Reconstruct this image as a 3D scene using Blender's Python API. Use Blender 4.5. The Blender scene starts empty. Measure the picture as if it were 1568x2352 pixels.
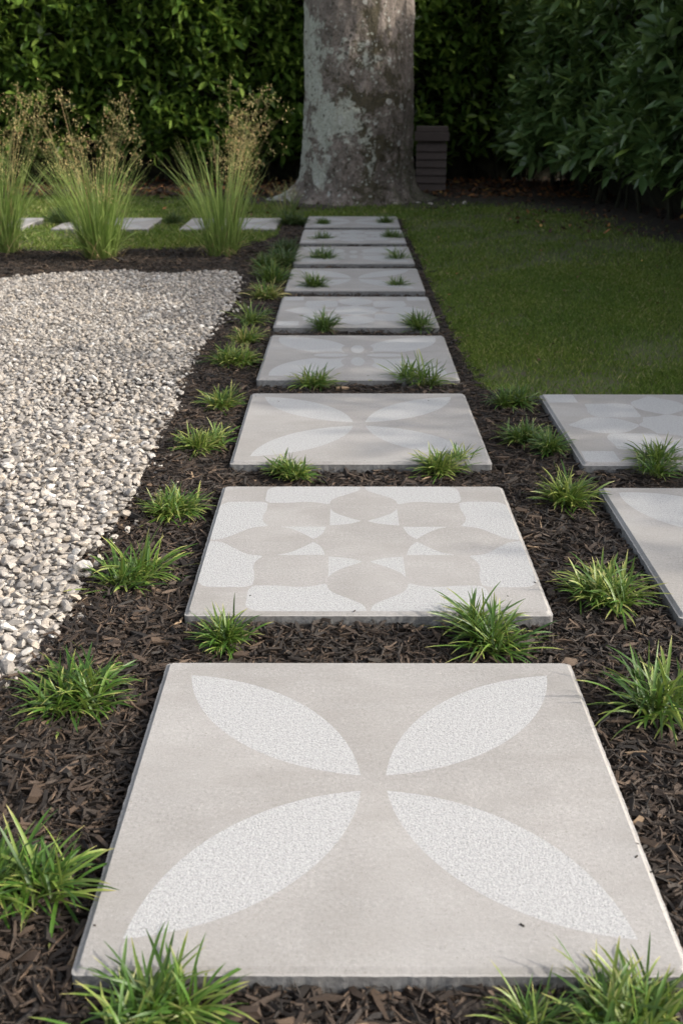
import bpy, math, random
import numpy as np
from mathutils import Vector, Matrix
from mathutils.geometry import delaunay_2d_cdt
R = math.radians
C = bpy.context.scene.collection
sc = bpy.context.scene
rng = np.random.default_rng(7)

# ------------------------------------------------------------------ camera
CAM_H = 0.795
PITCH, YAW = 21.68, 0.306
F = 2435.0                                    # focal length in pixels of a 1568 px wide picture
cam = bpy.data.cameras.new('camera'); camo = bpy.data.objects.new('camera', cam); C.objects.link(camo)
camo.location = (0, 0, CAM_H); camo.rotation_euler = (R(90 - PITCH), 0, R(YAW))
cam.sensor_fit = 'HORIZONTAL'; cam.sensor_width = 24; cam.lens = F / 1568 * 24
cam.clip_start = 0.05; cam.clip_end = 500
cam.dof.use_dof = True; cam.dof.focus_distance = 1.85; cam.dof.aperture_fstop = 8.5
sc.camera = camo

# ------------------------------------------------------------------ sky, sun, exposure
SUN_EL, SUN_AZ = 30.0, 97.0                   # azimuth measured from +Y towards +X
w = bpy.data.worlds.new('World'); sc.world = w; w.use_nodes = True
nt = w.node_tree; bg = nt.nodes['Background']
sky = nt.nodes.new('ShaderNodeTexSky'); sky.sky_type = 'NISHITA'; sky.sun_disc = False
sky.sun_elevation = R(SUN_EL); sky.sun_rotation = R(SUN_AZ); sky.dust_density = 5.0; sky.air_density = 1.0
hs = nt.nodes.new('ShaderNodeHueSaturation'); hs.inputs['Saturation'].default_value = .42      # sky desaturated: paler, more neutral light in the shade
nt.links.new(sky.outputs[0], hs.inputs['Color']); nt.links.new(hs.outputs[0], bg.inputs[0]); bg.inputs[1].default_value = 0.15
sun = bpy.data.lights.new('sun', 'SUN'); suno = bpy.data.objects.new('sun', sun); C.objects.link(suno)
sun.energy = 2.0; sun.angle = R(0.8); sun.color = (1.0, 0.92, 0.80)
sd = Vector((math.sin(R(SUN_AZ)) * math.cos(R(SUN_EL)), math.cos(R(SUN_AZ)) * math.cos(R(SUN_EL)), math.sin(R(SUN_EL))))
suno.rotation_euler = sd.to_track_quat('Z', 'Y').to_euler()
sc.view_settings.view_transform = 'Standard'; sc.view_settings.look = 'None'
sc.view_settings.exposure = 1.14; sc.view_settings.gamma = 1
sc.render.engine = 'CYCLES'
sc.cycles.use_denoising = True
sc.cycles.max_bounces = 6; sc.cycles.transparent_max_bounces = 4

# ------------------------------------------------------------------ helpers
_rot = Matrix.Rotation(R(YAW), 3, 'Z') @ Matrix.Rotation(R(90 - PITCH), 3, 'X')
def G(px, py, z=0.0):
    """survey point: where a sight line through the photograph meets height z"""
    d = _rot @ Vector(((px - 784) / F, -(py - 1176) / F, -1))
    t = (z - CAM_H) / d.z
    return (d.x * t, d.y * t)
def Xat(px, y, z=0.0):
    dep = y * math.cos(R(PITCH)) + (CAM_H - z) * math.sin(R(PITCH))
    return (px - 798) / F * dep

def tag(o, label=None, cat=None, group=None, kind=None):
    if label: o['label'] = label
    if cat: o['category'] = cat
    if group: o['group'] = group
    if kind: o['kind'] = kind
    return o
def link(name, me, parent=None, loc=(0, 0, 0), rz=0.0):
    o = bpy.data.objects.new(name, me); C.objects.link(o); o.location = loc; o.rotation_euler = (0, 0, rz)
    if parent: o.parent = parent
    return o
def mesh_np(name, verts, faces, mats, attrs=None, mat_idx=None, smooth=True):
    """verts (n,3); faces: (m,k) array or list of such arrays"""
    if isinstance(faces, np.ndarray): faces = [faces]
    me = bpy.data.meshes.new(name)
    verts = np.ascontiguousarray(verts, dtype=np.float32)
    me.vertices.add(len(verts)); me.vertices.foreach_set('co', verts.ravel())
    loops = np.concatenate([f.ravel() for f in faces]).astype(np.int32)
    tot = np.concatenate([np.full(len(f), f.shape[1], np.int32) for f in faces])
    start = np.concatenate([[0], np.cumsum(tot)[:-1]]).astype(np.int32)
    me.loops.add(len(loops)); me.loops.foreach_set('vertex_index', loops)
    me.polygons.add(len(tot)); me.polygons.foreach_set('loop_start', start); me.polygons.foreach_set('loop_total', tot)
    me.polygons.foreach_set('use_smooth', np.full(len(tot), smooth, bool))
    if mat_idx is not None: me.polygons.foreach_set('material_index', np.asarray(mat_idx, np.int32))
    for m in (mats if isinstance(mats, (list, tuple)) else [mats]): me.materials.append(m)
    for k, v in (attrs or {}).items():
        a = me.attributes.new(k, 'FLOAT', 'POINT'); a.data.foreach_set('value', np.ascontiguousarray(v, dtype=np.float32))
    me.update(calc_edges=True); me.validate()
    return me
def pip(poly, x, y):
    """vectorised point in polygon"""
    inside = np.zeros(x.shape, bool); n = len(poly)
    for i in range(n):
        x0, y0 = poly[i]; x1, y1 = poly[(i + 1) % n]
        if y0 == y1: continue
        c = ((y0 > y) != (y1 > y)) & (x < (x1 - x0) * (y - y0) / (y1 - y0) + x0)
        inside ^= c
    return inside
def smooth_poly(pts, n=2):
    for _ in range(n):
        q = []
        for i in range(len(pts)):
            a = np.array(pts[i]); b = np.array(pts[(i + 1) % len(pts)])
            q += [tuple(.75 * a + .25 * b), tuple(.25 * a + .75 * b)]
        pts = q
    return pts
def wob(x, y, s=1.0, k=0):
    return (np.sin(x * 3.1 * s + 1.3 * k) * np.cos(y * 2.7 * s + .7 + k) + .5 * np.sin(x * 7.3 * s - y * 5.1 * s + 2 * k)
            + .3 * np.sin(x * 15.7 * s + y * 13.3 * s + k) + .2 * np.cos(x * 29 * s - y * 31 * s))
def rot_batch(yaw, pitch, roll):
    """(n,3,3): Rz(yaw) Ry(pitch) Rx(roll)"""
    cy, sy, cp, sp, cr, sr = np.cos(yaw), np.sin(yaw), np.cos(pitch), np.sin(pitch), np.cos(roll), np.sin(roll)
    M = np.empty((len(yaw), 3, 3))
    M[:, 0, 0] = cy * cp; M[:, 0, 1] = cy * sp * sr - sy * cr; M[:, 0, 2] = cy * sp * cr + sy * sr
    M[:, 1, 0] = sy * cp; M[:, 1, 1] = sy * sp * sr + cy * cr; M[:, 1, 2] = sy * sp * cr - cy * sr
    M[:, 2, 0] = -sp; M[:, 2, 1] = cp * sr; M[:, 2, 2] = cp * cr
    return M

# ------------------------------------------------------------------ node helpers
class N:
    def __init__(s, name, transl=None):
        s.m = bpy.data.materials.new(name); s.m.use_nodes = True; s.t = s.m.node_tree
        s.b = s.t.nodes['Principled BSDF']; s.out = s.t.nodes['Material Output']
        s.b.inputs['Roughness'].default_value = .8
    def n(s, typ, **kw):
        x = s.t.nodes.new(typ)
        for k, v in kw.items(): setattr(x, k, v)
        return x
    def l(s, a, b): s.t.links.new(a, b)
    def co(s, kind='Object', scale=None):
        c = s.n('ShaderNodeTexCoord').outputs[kind]
        if scale is not None:
            mp = s.n('ShaderNodeMapping'); mp.inputs['Scale'].default_value = scale; s.l(c, mp.inputs[0]); c = mp.outputs[0]
        return c
    def noise(s, co, scale, detail=4, rough=.6, dist=0.0, col=False):
        x = s.n('ShaderNodeTexNoise'); s.l(co, x.inputs['Vector'])
        x.inputs['Scale'].default_value = scale; x.inputs['Detail'].default_value = detail
        x.inputs['Roughness'].default_value = rough; x.inputs['Distortion'].default_value = dist
        return x.outputs['Color' if col else 'Fac']
    def vor(s, co, scale, feature='F1', out='Distance', rnd=1.0):
        x = s.n('ShaderNodeTexVoronoi', feature=feature); s.l(co, x.inputs['Vector']); x.inputs['Scale'].default_value = scale
        x.inputs['Randomness'].default_value = rnd
        return x.outputs[out]
    def ramp(s, fac, stops, mode='LINEAR'):
        x = s.n('ShaderNodeValToRGB'); x.color_ramp.interpolation = mode; s.l(fac, x.inputs[0])
        e = x.color_ramp.elements
        while len(e) < len(stops): e.new(.5)
        for i, (p, c) in enumerate(stops):
            if not isinstance(c, (tuple, list)): c = (c, c, c)
            e[i].position = p; e[i].color = (*c[:3], 1)
        return x.outputs[0]
    def mix(s, fac, a, b, typ='MIX'):
        x = s.n('ShaderNodeMix', data_type='RGBA', blend_type=typ)
        for v, i in ((fac, 0), (a, 6), (b, 7)):
            if hasattr(v, 'is_linked') or hasattr(v, 'links'): s.l(v, x.inputs[i])
            elif isinstance(v, (tuple, list)): x.inputs[i].default_value = (*v[:3], 1)
            else: x.inputs[i].default_value = v if i == 0 else (v, v, v, 1)
        return x.outputs[2]
    def math(s, op, a, b=0.0, c=None, clamp=False):
        x = s.n('ShaderNodeMath', operation=op, use_clamp=clamp)
        for i, v in enumerate((a, b) if c is None else (a, b, c)):
            if hasattr(v, 'links'): s.l(v, x.inputs[i])
            else: x.inputs[i].default_value = v
        return x.outputs[0]
    def attr(s, name, out='Fac'):
        x = s.n('ShaderNodeAttribute', attribute_name=name); return x.outputs[out]
    def col(s, c):
        if hasattr(c, 'links'): s.l(c, s.b.inputs['Base Color'])
        else: s.b.inputs['Base Color'].default_value = (*c, 1)
    def bump(s, h, strength=.5, dist=.002):
        x = s.n('ShaderNodeBump'); x.inputs['Strength'].default_value = strength; x.inputs['Distance'].default_value = dist
        s.l(h, x.inputs['Height']); s.l(x.outputs[0], s.b.inputs['Normal'])
    def translucent(s, c, amount=.3):
        tr = s.n('ShaderNodeBsdfTranslucent'); s.l(c, tr.inputs[0])
        mx = s.n('ShaderNodeMixShader'); mx.inputs[0].default_value = amount
        s.l(s.b.outputs[0], mx.inputs[1]); s.l(tr.outputs[0], mx.inputs[2]); s.l(mx.outputs[0], s.out.inputs[0])

# ---- concrete, smooth field of the paving slabs
a = N('smooth_concrete'); co = a.co()
wco = a.co('Object')
n1 = a.noise(co, 190, 6, .8); n2 = a.noise(co, 6, 4, .6); n3 = a.noise(co, 700, 2, .7); n4 = a.noise(co, 1.7, 3, .5)
base = a.ramp(n2, [(.3, (.256, .246, .237)), (.7, (.320, .308, .297))])
base = a.mix(.9, base, a.ramp(n1, [(.28, .22), (.42, .44), (.58, .54), (.75, .80)]), 'OVERLAY')
pits = a.ramp(a.noise(co, 330, 2, .5), [(.0, 1), (.31, 1), (.36, 0)])
base = a.mix(pits, base, (.20, .185, .165))
stain = a.ramp(a.noise(a.co('Object', (1, 3, 1)), 4.5, 5, .65, .6), [(.42, 0), (.62, .55)])
base = a.mix(stain, base, (.235, .222, .208))
base = a.mix(a.ramp(a.noise(wco, 2.6, 6, .7, .3), [(.45, 0), (.7, .4)]), base, (.36, .352, .345))
a.col(base); a.b.inputs['Roughness'].default_value = .78
v9 = a.ramp(a.vor(co, 150), [(.08, 1), (.16, 0)])
base = a.mix(a.math('MULTIPLY', v9, a.ramp(a.noise(co, 60, 2, .5), [(.5, 0), (.56, .8)])), base, (.17, .16, .145))
a.col(base)
a.bump(a.math('ADD', n1, a.math('MULTIPLY', n3, .5)), .6, .0014); CONC = a.m
# ---- exposed aggregate of the patterned areas
a = N('exposed_aggregate'); co = a.co()
g = a.noise(co, 430, 4, .8, .2); v = a.vor(co, 420); g2 = a.noise(co, 200, 3, .7)
c = a.ramp(g, [(.31, (.06, .055, .05)), (.375, (.20, .196, .19)), (.44, (.325, .325, .325)), (.60, (.375, .378, .384))])
c = a.mix(.35, c, a.ramp(g2, [(.35, .30), (.6, .62)]), 'OVERLAY')
a.col(c); a.b.inputs['Roughness'].default_value = .7
a.bump(a.math('SUBTRACT', a.math('MULTIPLY', g, 1.2), v), .5, .0011); AGG = a.m
# ---- slab sides; their shade is painted in as a darker grey
a = N('shaded_side_concrete'); co = a.co()
n1 = a.noise(co, 120, 6, .75)
c = a.ramp(n1, [(.3, (.11, .11, .11)), (.55, (.19, .19, .19)), (.75, (.27, .27, .265))])
c = a.mix(a.ramp(a.noise(co, 18, 4, .6), [(.45, 0), (.7, .5)]), c, (.17, .15, .13))
a.col(c); a.bump(n1, .8, .003); SIDE = a.m
# ---- soil / lawn ground
a = N('lawn_soil'); co = a.co()
n1 = a.noise(co, 1.1, 5, .6); n2 = a.noise(co, 26, 5, .7); n3 = a.noise(co, 160, 3, .7)
c = a.ramp(n1, [(.35, (.060, .085, .016)), (.55, (.070, .100, .018)), (.72, (.075, .07, .036))])
c = a.mix(a.ramp(n2, [(.42, 0), (.60, .85)]), c, (.075, .058, .040))
c = a.mix(.5, c, a.ramp(n3, [(.3, .3), (.7, .7)]), 'OVERLAY')
a.col(c); a.b.inputs['Roughness'].default_value = .95; a.bump(n3, .8, .006); SOIL = a.m
# ---- mulch base + chips
a = N('mulch_base'); co = a.co(); n1 = a.noise(co, 90, 5, .7)
a.col(a.ramp(n1, [(.3, (.010, .007, .005)), (.7, (.045, .03, .02))])); a.b.inputs['Roughness'].default_value = .95
a.bump(n1, 1, .01); MULB = a.m
a = N('bark_chip'); rnd = a.attr('rnd'); co = a.co('Object', (1, 1, 1))
n1 = a.noise(co, 500, 4, .7)
c = a.ramp(rnd, [(.0, (.009, .006, .004)), (.35, (.021, .013, .008)), (.7, (.042, .026, .016)), (.92, (.090, .058, .036)), (1, (.24, .165, .10))])
c = a.mix(.6, c, a.ramp(n1, [(.3, .25), (.7, .75)]), 'OVERLAY')
a.col(c); a.b.inputs['Roughness'].default_value = .75; a.bump(n1, .7, .001); CHIP = a.m
# ---- pebbles
a = N('pebble'); rnd = a.attr('rnd'); r2 = a.attr('rnd2'); co = a.co()
c = a.ramp(rnd, [(.0, (.17, .155, .14)), (.18, (.26, .235, .21)), (.4, (.34, .308, .272)), (.62, (.40, .365, .325)), (.8, (.35, .295, .235)), (.92, (.43, .405, .37)), (1, (.60, .58, .55))])
n1 = a.noise(co, 140, 5, .7, .5); n2 = a.noise(co, 45, 3, .6, 1.5)
c = a.mix(.55, c, a.ramp(n1, [(.3, .25), (.7, .60)]), 'OVERLAY')
c = a.mix(a.math('MULTIPLY', r2, a.ramp(n2, [(.5, 0), (.58, .6)])), c, (.20, .19, .18))
a.col(c); a.b.inputs['Roughness'].default_value = .7; a.bump(n1, .5, .0015); PEB = a.m
a = N('gravel_base'); co = a.co(); v = a.noise(co, 90, 4, .7)
a.col(a.ramp(v, [(.3, (.20, .18, .16)), (.7, (.42, .38, .34))])); GRVB = a.m
# ---- strap leaves of the little clumps (object colour R = yellowness, G = dark/bright)
def leaf_mat(name, dark, mid, light, tip, gloss=.45, tr=.3, use_obj=True):
    a = N(name); rnd = a.attr('rnd'); t = a.attr('t')
    oi = a.n('ShaderNodeObjectInfo'); sep = a.n('ShaderNodeSeparateColor'); a.l(oi.outputs['Color'], sep.inputs[0])
    yel = sep.outputs[0] if use_obj else a.math('ADD', 0.35, 0)
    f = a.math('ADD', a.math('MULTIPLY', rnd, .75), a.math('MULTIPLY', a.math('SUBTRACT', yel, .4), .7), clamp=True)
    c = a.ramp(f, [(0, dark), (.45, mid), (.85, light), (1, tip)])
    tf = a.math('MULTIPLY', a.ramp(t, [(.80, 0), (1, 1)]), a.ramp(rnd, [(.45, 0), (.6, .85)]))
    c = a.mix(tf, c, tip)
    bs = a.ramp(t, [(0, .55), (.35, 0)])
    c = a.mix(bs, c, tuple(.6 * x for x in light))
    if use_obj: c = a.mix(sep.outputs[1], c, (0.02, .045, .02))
    a.col(c); a.b.inputs['Roughness'].default_value = gloss
    tc = a.mix(.5, c, light)
    a.translucent(tc, tr)
    return a.m
STRAP = leaf_mat('strap_leaf', (.024, .068, .009), (.065, .145, .016), (.24, .29, .065), (.50, .42, .17))
REED = leaf_mat('tall_grass_leaf', (.05, .105, .018), (.15, .245, .045), (.42, .52, .17), (.55, .45, .2), .5, .5)
a = N('dry_stem'); rnd = a.attr('rnd')
c = a.ramp(rnd, [(0, (.20, .26, .09)), (.6, (.34, .30, .13)), (1, (.42, .30, .15))]); a.col(c); a.translucent(c, .3); STEM = a.m
a = N('seed_head'); rnd = a.attr('rnd')
c = a.ramp(rnd, [(0, (.50, .45, .18)), (.6, (.66, .54, .26)), (1, (.62, .36, .18))]); a.col(c); a.translucent(c, .45); SEED = a.m
# ---- laurel leaves
def laurel_mat(name, dark, mid, light, tr):
    a = N(name); rnd = a.attr('rnd')
    c = a.ramp(rnd, [(0, dark), (.5, mid), (.93, light), (1, (.26, .36, .08))])
    nz = a.ramp(a.noise(a.co(), 1.3, 3, .5), [(.35, .35), (.65, .62)])
    c = a.mix(.6, c, nz, 'OVERLAY')
    a.col(c); a.b.inputs['Roughness'].default_value = .28; a.b.inputs['Specular IOR Level'].default_value = .5
    a.translucent(a.mix(.4, c, (.22, .32, .04)), tr); return a.m
LAUR = laurel_mat('laurel_leaf', (.034, .072, .013), (.090, .165, .030), (.24, .34, .065), .40)
LAUR2 = laurel_mat('laurel_leaf_blue', (.040, .080, .027), (.088, .155, .052), (.18, .26, .090), .25)
a = N('shaded_core_twig'); a.col(a.ramp(a.noise(a.co(), 14, 4, .6), [(.3, (.012, .014, .008)), (.7, (.035, .035, .018))])); a.b.inputs['Roughness'].default_value = .95; CORE_TWIG = a.m  # near-black colour holds the shade inside the hedges; foot stems share it
# ---- bark with lichen and moss
a = N('beech_bark'); co = a.co(); st = a.co('Object', (1, 1, .55))
n1 = a.noise(st, 7, 6, .65, .3); n2 = a.noise(co, 60, 5, .7)
c = a.ramp(n1, [(.28, (.07, .056, .046)), (.45, (.155, .128, .108)), (.6, (.25, .207, .180)), (.78, (.34, .285, .235))])
c = a.mix(.85, c, a.ramp(n2, [(.3, .22), (.7, .76)]), 'OVERLAY')
c = a.mix(a.ramp(a.noise(co, 22, 5, .75, .6), [(.50, 0), (.60, .6)]), c, (.075, .062, .05))
c = a.mix(a.ramp(a.noise(co, 28, 5, .75, .3), [(.56, 0), (.66, .5)]), c, (.36, .35, .31))
sx = a.n('ShaderNodeSeparateXYZ'); a.l(co, sx.inputs[0]); X, Z = sx.outputs[0], sx.outputs[2]
# moss, dark olive, right of the middle
mm = a.math('ADD', a.noise(co, 5.5, 6, .72, .8), a.math('MULTIPLY', a.math('ABSOLUTE', a.math('SUBTRACT', X, .12)), -.35))
mm = a.math('ADD', mm, a.math('MULTIPLY', a.math('ABSOLUTE', a.math('SUBTRACT', Z, .75)), -.12))
c = a.mix(a.ramp(mm, [(.40, 0), (.47, .9)]), c, a.ramp(n2, [(.3, (.026, .022, .010)), (.7, (.075, .062, .028))]))
# dull green tone, stronger towards the right flank and foot
al = a.math('ADD', a.math('MULTIPLY', X, .55), a.math('ADD', a.math('MULTIPLY', Z, -.18), a.noise(co, 9, 5, .7)))
c = a.mix(a.ramp(al, [(.60, 0), (.85, .8)]), c, (.085, .09, .045))
# pale lichen crust on the left flank
lm = a.math('ADD', a.math('ADD', a.math('MULTIPLY', a.noise(co, 3.2, 4, .6, .3), .75), a.math('MULTIPLY', a.noise(co, 19, 6, .75, .4), .42)), a.math('MULTIPLY', X, -.26))
lm = a.math('ADD', lm, a.math('MULTIPLY', a.math('ABSOLUTE', a.math('SUBTRACT', Z, .7)), -.10))
c = a.mix(a.ramp(lm, [(.605, 0), (.63, .6), (.66, .9)]), c, a.ramp(n2, [(.3, (.26, .27, .22)), (.7, (.58, .60, .53))]))
# round white lichen spots
dco = a.n('ShaderNodeMixRGB'); dco.blend_type = 'ADD'; dco.inputs[0].default_value = .035; a.l(co, dco.inputs[1]); a.l(a.noise(co, 30, 3, .6, 0, True), dco.inputs[2])
vx = a.n('ShaderNodeTexVoronoi'); a.l(dco.outputs[0], vx.inputs['Vector']); vx.inputs['Scale'].default_value = 11
sz = a.n('ShaderNodeSeparateColor'); a.l(vx.outputs['Color'], sz.inputs[0])
spot = a.math('LESS_THAN', vx.outputs['Distance'], a.math('MULTIPLY', a.math('POWER', sz.outputs[0], 2.6), .30))
c = a.mix(a.math('MULTIPLY', spot, .85), c, a.ramp(n2, [(.3, (.28, .29, .26)), (.7, (.56, .56, .52))]))
vy = a.n('ShaderNodeTexVoronoi'); a.l(dco.outputs[0], vy.inputs['Vector']); vy.inputs['Scale'].default_value = 30
sy_ = a.n('ShaderNodeSeparateColor'); a.l(vy.outputs['Color'], sy_.inputs[0])
c = a.mix(a.math('MULTIPLY', a.math('LESS_THAN', vy.outputs['Distance'], a.math('MULTIPLY', a.math('POWER', sy_.outputs[0], 3.0), .42)), .75), c, (.40, .41, .36))
c = a.mix(a.math('MULTIPLY', a.math('LESS_THAN', vy.outputs['Distance'], a.math('MULTIPLY', a.math('POWER', sy_.outputs[1], 4.0), .45)), .8), c, (.04, .035, .022))
a.col(c); a.b.inputs['Roughness'].default_value = .9
a.bump(a.math('ADD', n1, a.math('MULTIPLY', n2, .5)), 1.0, .035); BARK = a.m
# ---- weathered boards, litter
a = N('weathered_board'); n1 = a.noise(a.co('Object', (3, 3, 30)), 8, 5, .7)
a.col(a.ramp(n1, [(.3, (.065, .050, .045)), (.7, (.13, .10, .09))])); a.bump(n1, .4, .002); BOARD = a.m
a = N('fallen_leaf'); rnd = a.attr('rnd')
a.col(a.ramp(rnd, [(0, (.035, .018, .010)), (.6, (.10, .045, .018)), (.9, (.24, .10, .03)), (1, (.40, .25, .06))])); LITTER = a.m
a = N('grass_blade'); rnd = a.attr('rnd'); co = a.co()
c = a.ramp(rnd, [(0, (.062, .102, .010)), (.5, (.110, .172, .020)), (.88, (.17, .23, .045)), (1, (.34, .30, .15))])
c = a.mix(.55, c, a.ramp(a.noise(co, 1.6, 6, .7), [(.35, (.34, .42, .30)), (.65, (.66, .58, .54))]), 'OVERLAY')
a.col(c); a.b.inputs['Roughness'].default_value = .6; a.translucent(c, .3); BLADE = a.m

# ------------------------------------------------------------------ layout of the paving
S = .605; HS = S / 2
P_X = .0334
PITCH_D = .760
slabs = []                                    # (x centre, y centre, pattern)
col_pat = ['petal', 'star', 'petal', 'flower', 'rstar', 'petal', 'flower', 'rstar', 'petal']
for k in range(9): slabs.append((P_X, .790 + PITCH_D * k + HS, col_pat[k], 'main'))
slabs.append((.541 + HS, 2.305 + HS, 'rstar', 'right'))
slabs.append((.541 + HS, 1.543 + HS, 'flower', 'right'))
for xl in (-1.055, -1.855, -2.66): slabs.append((xl + HS, 6.81 + HS, 'petal', 'left'))

# ------------------------------------------------------------------ ground sheets
GZ = -.036
gx, gy = np.meshgrid(np.linspace(-40, 40, 81), np.linspace(-30, 50, 81))
def grid_faces(nx, ny):
    i = np.arange(nx * ny).reshape(ny, nx)
    return np.stack([i[:-1, :-1], i[:-1, 1:], i[1:, 1:], i[1:, :-1]], -1).reshape(-1, 4)
me = mesh_np('ground', np.stack([gx.ravel(), gy.ravel(), np.full(gx.size, GZ)], 1), grid_faces(81, 81), SOIL)
tag(link('ground', me), kind='structure')

mulch_poly = [(-4.7, -1.0), (2.9, -1.0), (2.9, 2.93), (1.6, 2.95), (.9, 2.93), (.47, 2.95), (.385, 3.08), (.375, 5), (.365, 7.52), (.1, 7.56), (-.28, 7.55),
              (-.44, 7.45), (-.43, 6.9), (-.42, 6.55), (-.52, 6.25), (-.72, 6.05), (-1.1, 5.92), (-1.8, 5.86), (-2.6, 5.84), (-4.7, 5.9)]
gp = [(0, 1600), (50, 1572), (95, 1510), (122, 1450), (165, 1395), (180, 1300), (245, 1222), (315, 1145), (340, 1060), (392, 960), (425, 870), (465, 800), (500, 750), (530, 700), (552, 655), (545, 632), (500, 627), (380, 634), (300, 628), (200, 631), (100, 636), (0, 645)]
gravel_poly = [G(*p, z=-.015) for p in gp] + [(-4.6, 4.95), (-4.6, -.9), (-1.75, -.9), (-1.3, .1), (-.85, .85)]
def mz(x, y):
    """height of the bark mulch"""
    h = -.026 + .0035 * wob(x, y, 2.2)
    left = np.clip((-.30 - x) / .12, 0, 1)
    return h + left * .012 * (1 + .4 * wob(x, y, 1.1, 3)) * np.clip(1 - (y - 6) / 1, 0, 1)
def sheet(name, poly, mat, cell, zf):
    P = np.array(poly); x0, y0 = P.min(0); x1, y1 = P.max(0)
    nx, ny = int((x1 - x0) / cell) + 2, int((y1 - y0) / cell) + 2
    xx, yy = np.meshgrid(x0 + np.arange(nx) * cell, y0 + np.arange(ny) * cell)
    f = grid_faces(nx, ny); cx, cy = xx.ravel()[f].mean(1), yy.ravel()[f].mean(1)
    f = f[pip(poly, cx, cy)]
    used, inv = np.unique(f.ravel(), return_inverse=True)
    v = np.stack([xx.ravel()[used], yy.ravel()[used], zf(xx.ravel()[used], yy.ravel()[used])], 1)
    me = mesh_np(name, v, inv.reshape(-1, 4), mat)
    return tag(link(name, me), kind='structure')
sheet('mulch_bed', mulch_poly, MULB, .025, mz)
sheet('gravel_bed', gravel_poly, GRVB, .03, lambda x, y: -.008 + .003 * wob(x, y, 2) + 0 * x)

soil_poly = [(-9, 9.0), (-2.2, 9.1), (-1.1, 9.0), (-.75, 8.62), (-.4, 8.32), (.1, 8.22), (.6, 8.28), (.95, 8.4), (1.3, 8.35), (1.5, 8.0), (1.75, 7.0), (2.0, 5.9), (2.4, 4.4), (2.75, 3.0), (6, 3.0), (6, 13), (-9, 13)]
a = N('bare_soil'); co = a.co(); n1 = a.noise(co, 30, 6, .75)
a.col(a.ramp(n1, [(.3, (.020, .016, .012)), (.55, (.050, .040, .030)), (.75, (.11, .09, .075))])); a.b.inputs['Roughness'].default_value = .95; a.bump(n1, 1, .02); DIRT = a.m
sheet('soil', smooth_poly(soil_poly, 1), DIRT, .05, lambda x, y: GZ + .007 + .004 * wob(x, y, 2.3) + 0 * x)
# ------------------------------------------------------------------ slab patterns (unit square -1..1)
def sym4(poly):
    out = []
    for k in range(4):
        c, s = [(1, 0), (0, 1), (-1, 0), (0, -1)][k]
        out.append([(c * x - s * y, s * x + c * y) for x, y in poly])
    return out
def mirror(poly): return [(-x, y) for x, y in poly][::-1]
def spline(pts, closed=False, n=6):
    P = [np.array(p, float) for p in pts]; out = []
    m = len(P)
    for i in range(m - 1):
        p0 = P[max(i - 1, 0)]; p1 = P[i]; p2 = P[i + 1]; p3 = P[min(i + 2, m - 1)]
        for j in range(n):
            t = j / n
            out.append(tuple(.5 * ((2 * p1) + (-p0 + p2) * t + (2 * p0 - 5 * p1 + 4 * p2 - p3) * t * t + (-p0 + 3 * p1 - 3 * p2 + p3) * t ** 3)))
    out.append(tuple(P[-1])); return out
def lens(p, q, sag, n=24):
    p, q = np.array(p), np.array(q); d = q - p; L = np.hypot(*d); d = d / L; nn = np.array((-d[1], d[0]))
    Rr = (L * L / 4 + sag * sag) / (2 * sag); out = []
    for side in (1, -1):
        for i in range(n):
            u = (i / n - .5) * L
            if side == -1: u = -u
            hh = math.sqrt(max(Rr * Rr - u * u, 0)) - (Rr - sag)
            out.append(tuple((p + q) / 2 + d * u + nn * side * hh))
    return out
A_ = .23
ogee = spline([(.012, .955), (.03, .90), (.06, .865), (.12, .81), (.185, .755), (.22, .70), (.233, .635)], n=4)       # N petal right shoulder, from tip
neck = spline([(.225, .545), (.19, .47), (.12, .40), (.022, .325)], n=4)                                             # down to the waist
tri = neck + spline([(.022, .325), (.10, .275), (.225, .248)], n=3)[1:]                                            # triangle with straight side at x=A
cornerc = spline([(.238, .62), (.31, .66), (.40, .672), (.52, .655), (.645, .655)], n=4)                             # corner petal upper lip
blob = ogee + cornerc[1:] + spline([(.645, .655), (.672, .70), (.675, .80), (.668, .92), (.61, .972)], n=4)[1:] + [(.55, .976), (.06, .976), (.012, .97)]
# in-bounds corner petal: square corner at (A,A)
b_in = spline([(.645, .655), (.655, .645)], n=1)
cpetal = [(.238, .262)] + [(.232, .60)] + cornerc[1:-1] + [(.645, .645)]
cpetal = cpetal + [(y, x) for x, y in cornerc[1:-1]][::-1] + [(.60, .232), (.262, .238)]
npetal = ogee[3:] + neck[1:]; npetal = npetal + [(-x, y) for x, y in npetal][::-1]
centre = [(.022, .318), (.10, .265), (.225, .232)]
centre = centre + [(.232, .225), (.265, .10), (.318, .022)]
cen = []
for k in range(4):
    c, s = [(1, 0), (0, -1), (-1, 0), (0, 1)][k]
    cen += [(c * x - s * y, s * x + c * y) for x, y in centre]
def flip_d(p): return [(y, x) for x, y in p][::-1]
corner_sq = [(.70, .70), (.955, .70), (.965, .93), (.93, .965), (.70, .955)]
PAT = {}
PAT['petal'] = sym4(lens((.052, .052), (.857, .857), .20))
PAT['star'] = sym4(blob) + sym4(mirror(blob)) + sym4(tri) + sym4(mirror(tri))
PAT['rstar'] = sym4(cpetal) + sym4(npetal) + [cen] + sym4(corner_sq)
def ell(cx, cy, rx, ry, n=28): return [(cx + rx * math.cos(2 * math.pi * i / n), cy + ry * math.sin(2 * math.pi * i / n)) for i in range(n)]
big = [p for p in lens((.085, .085), (.885, .885), .275, 30)]
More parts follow.
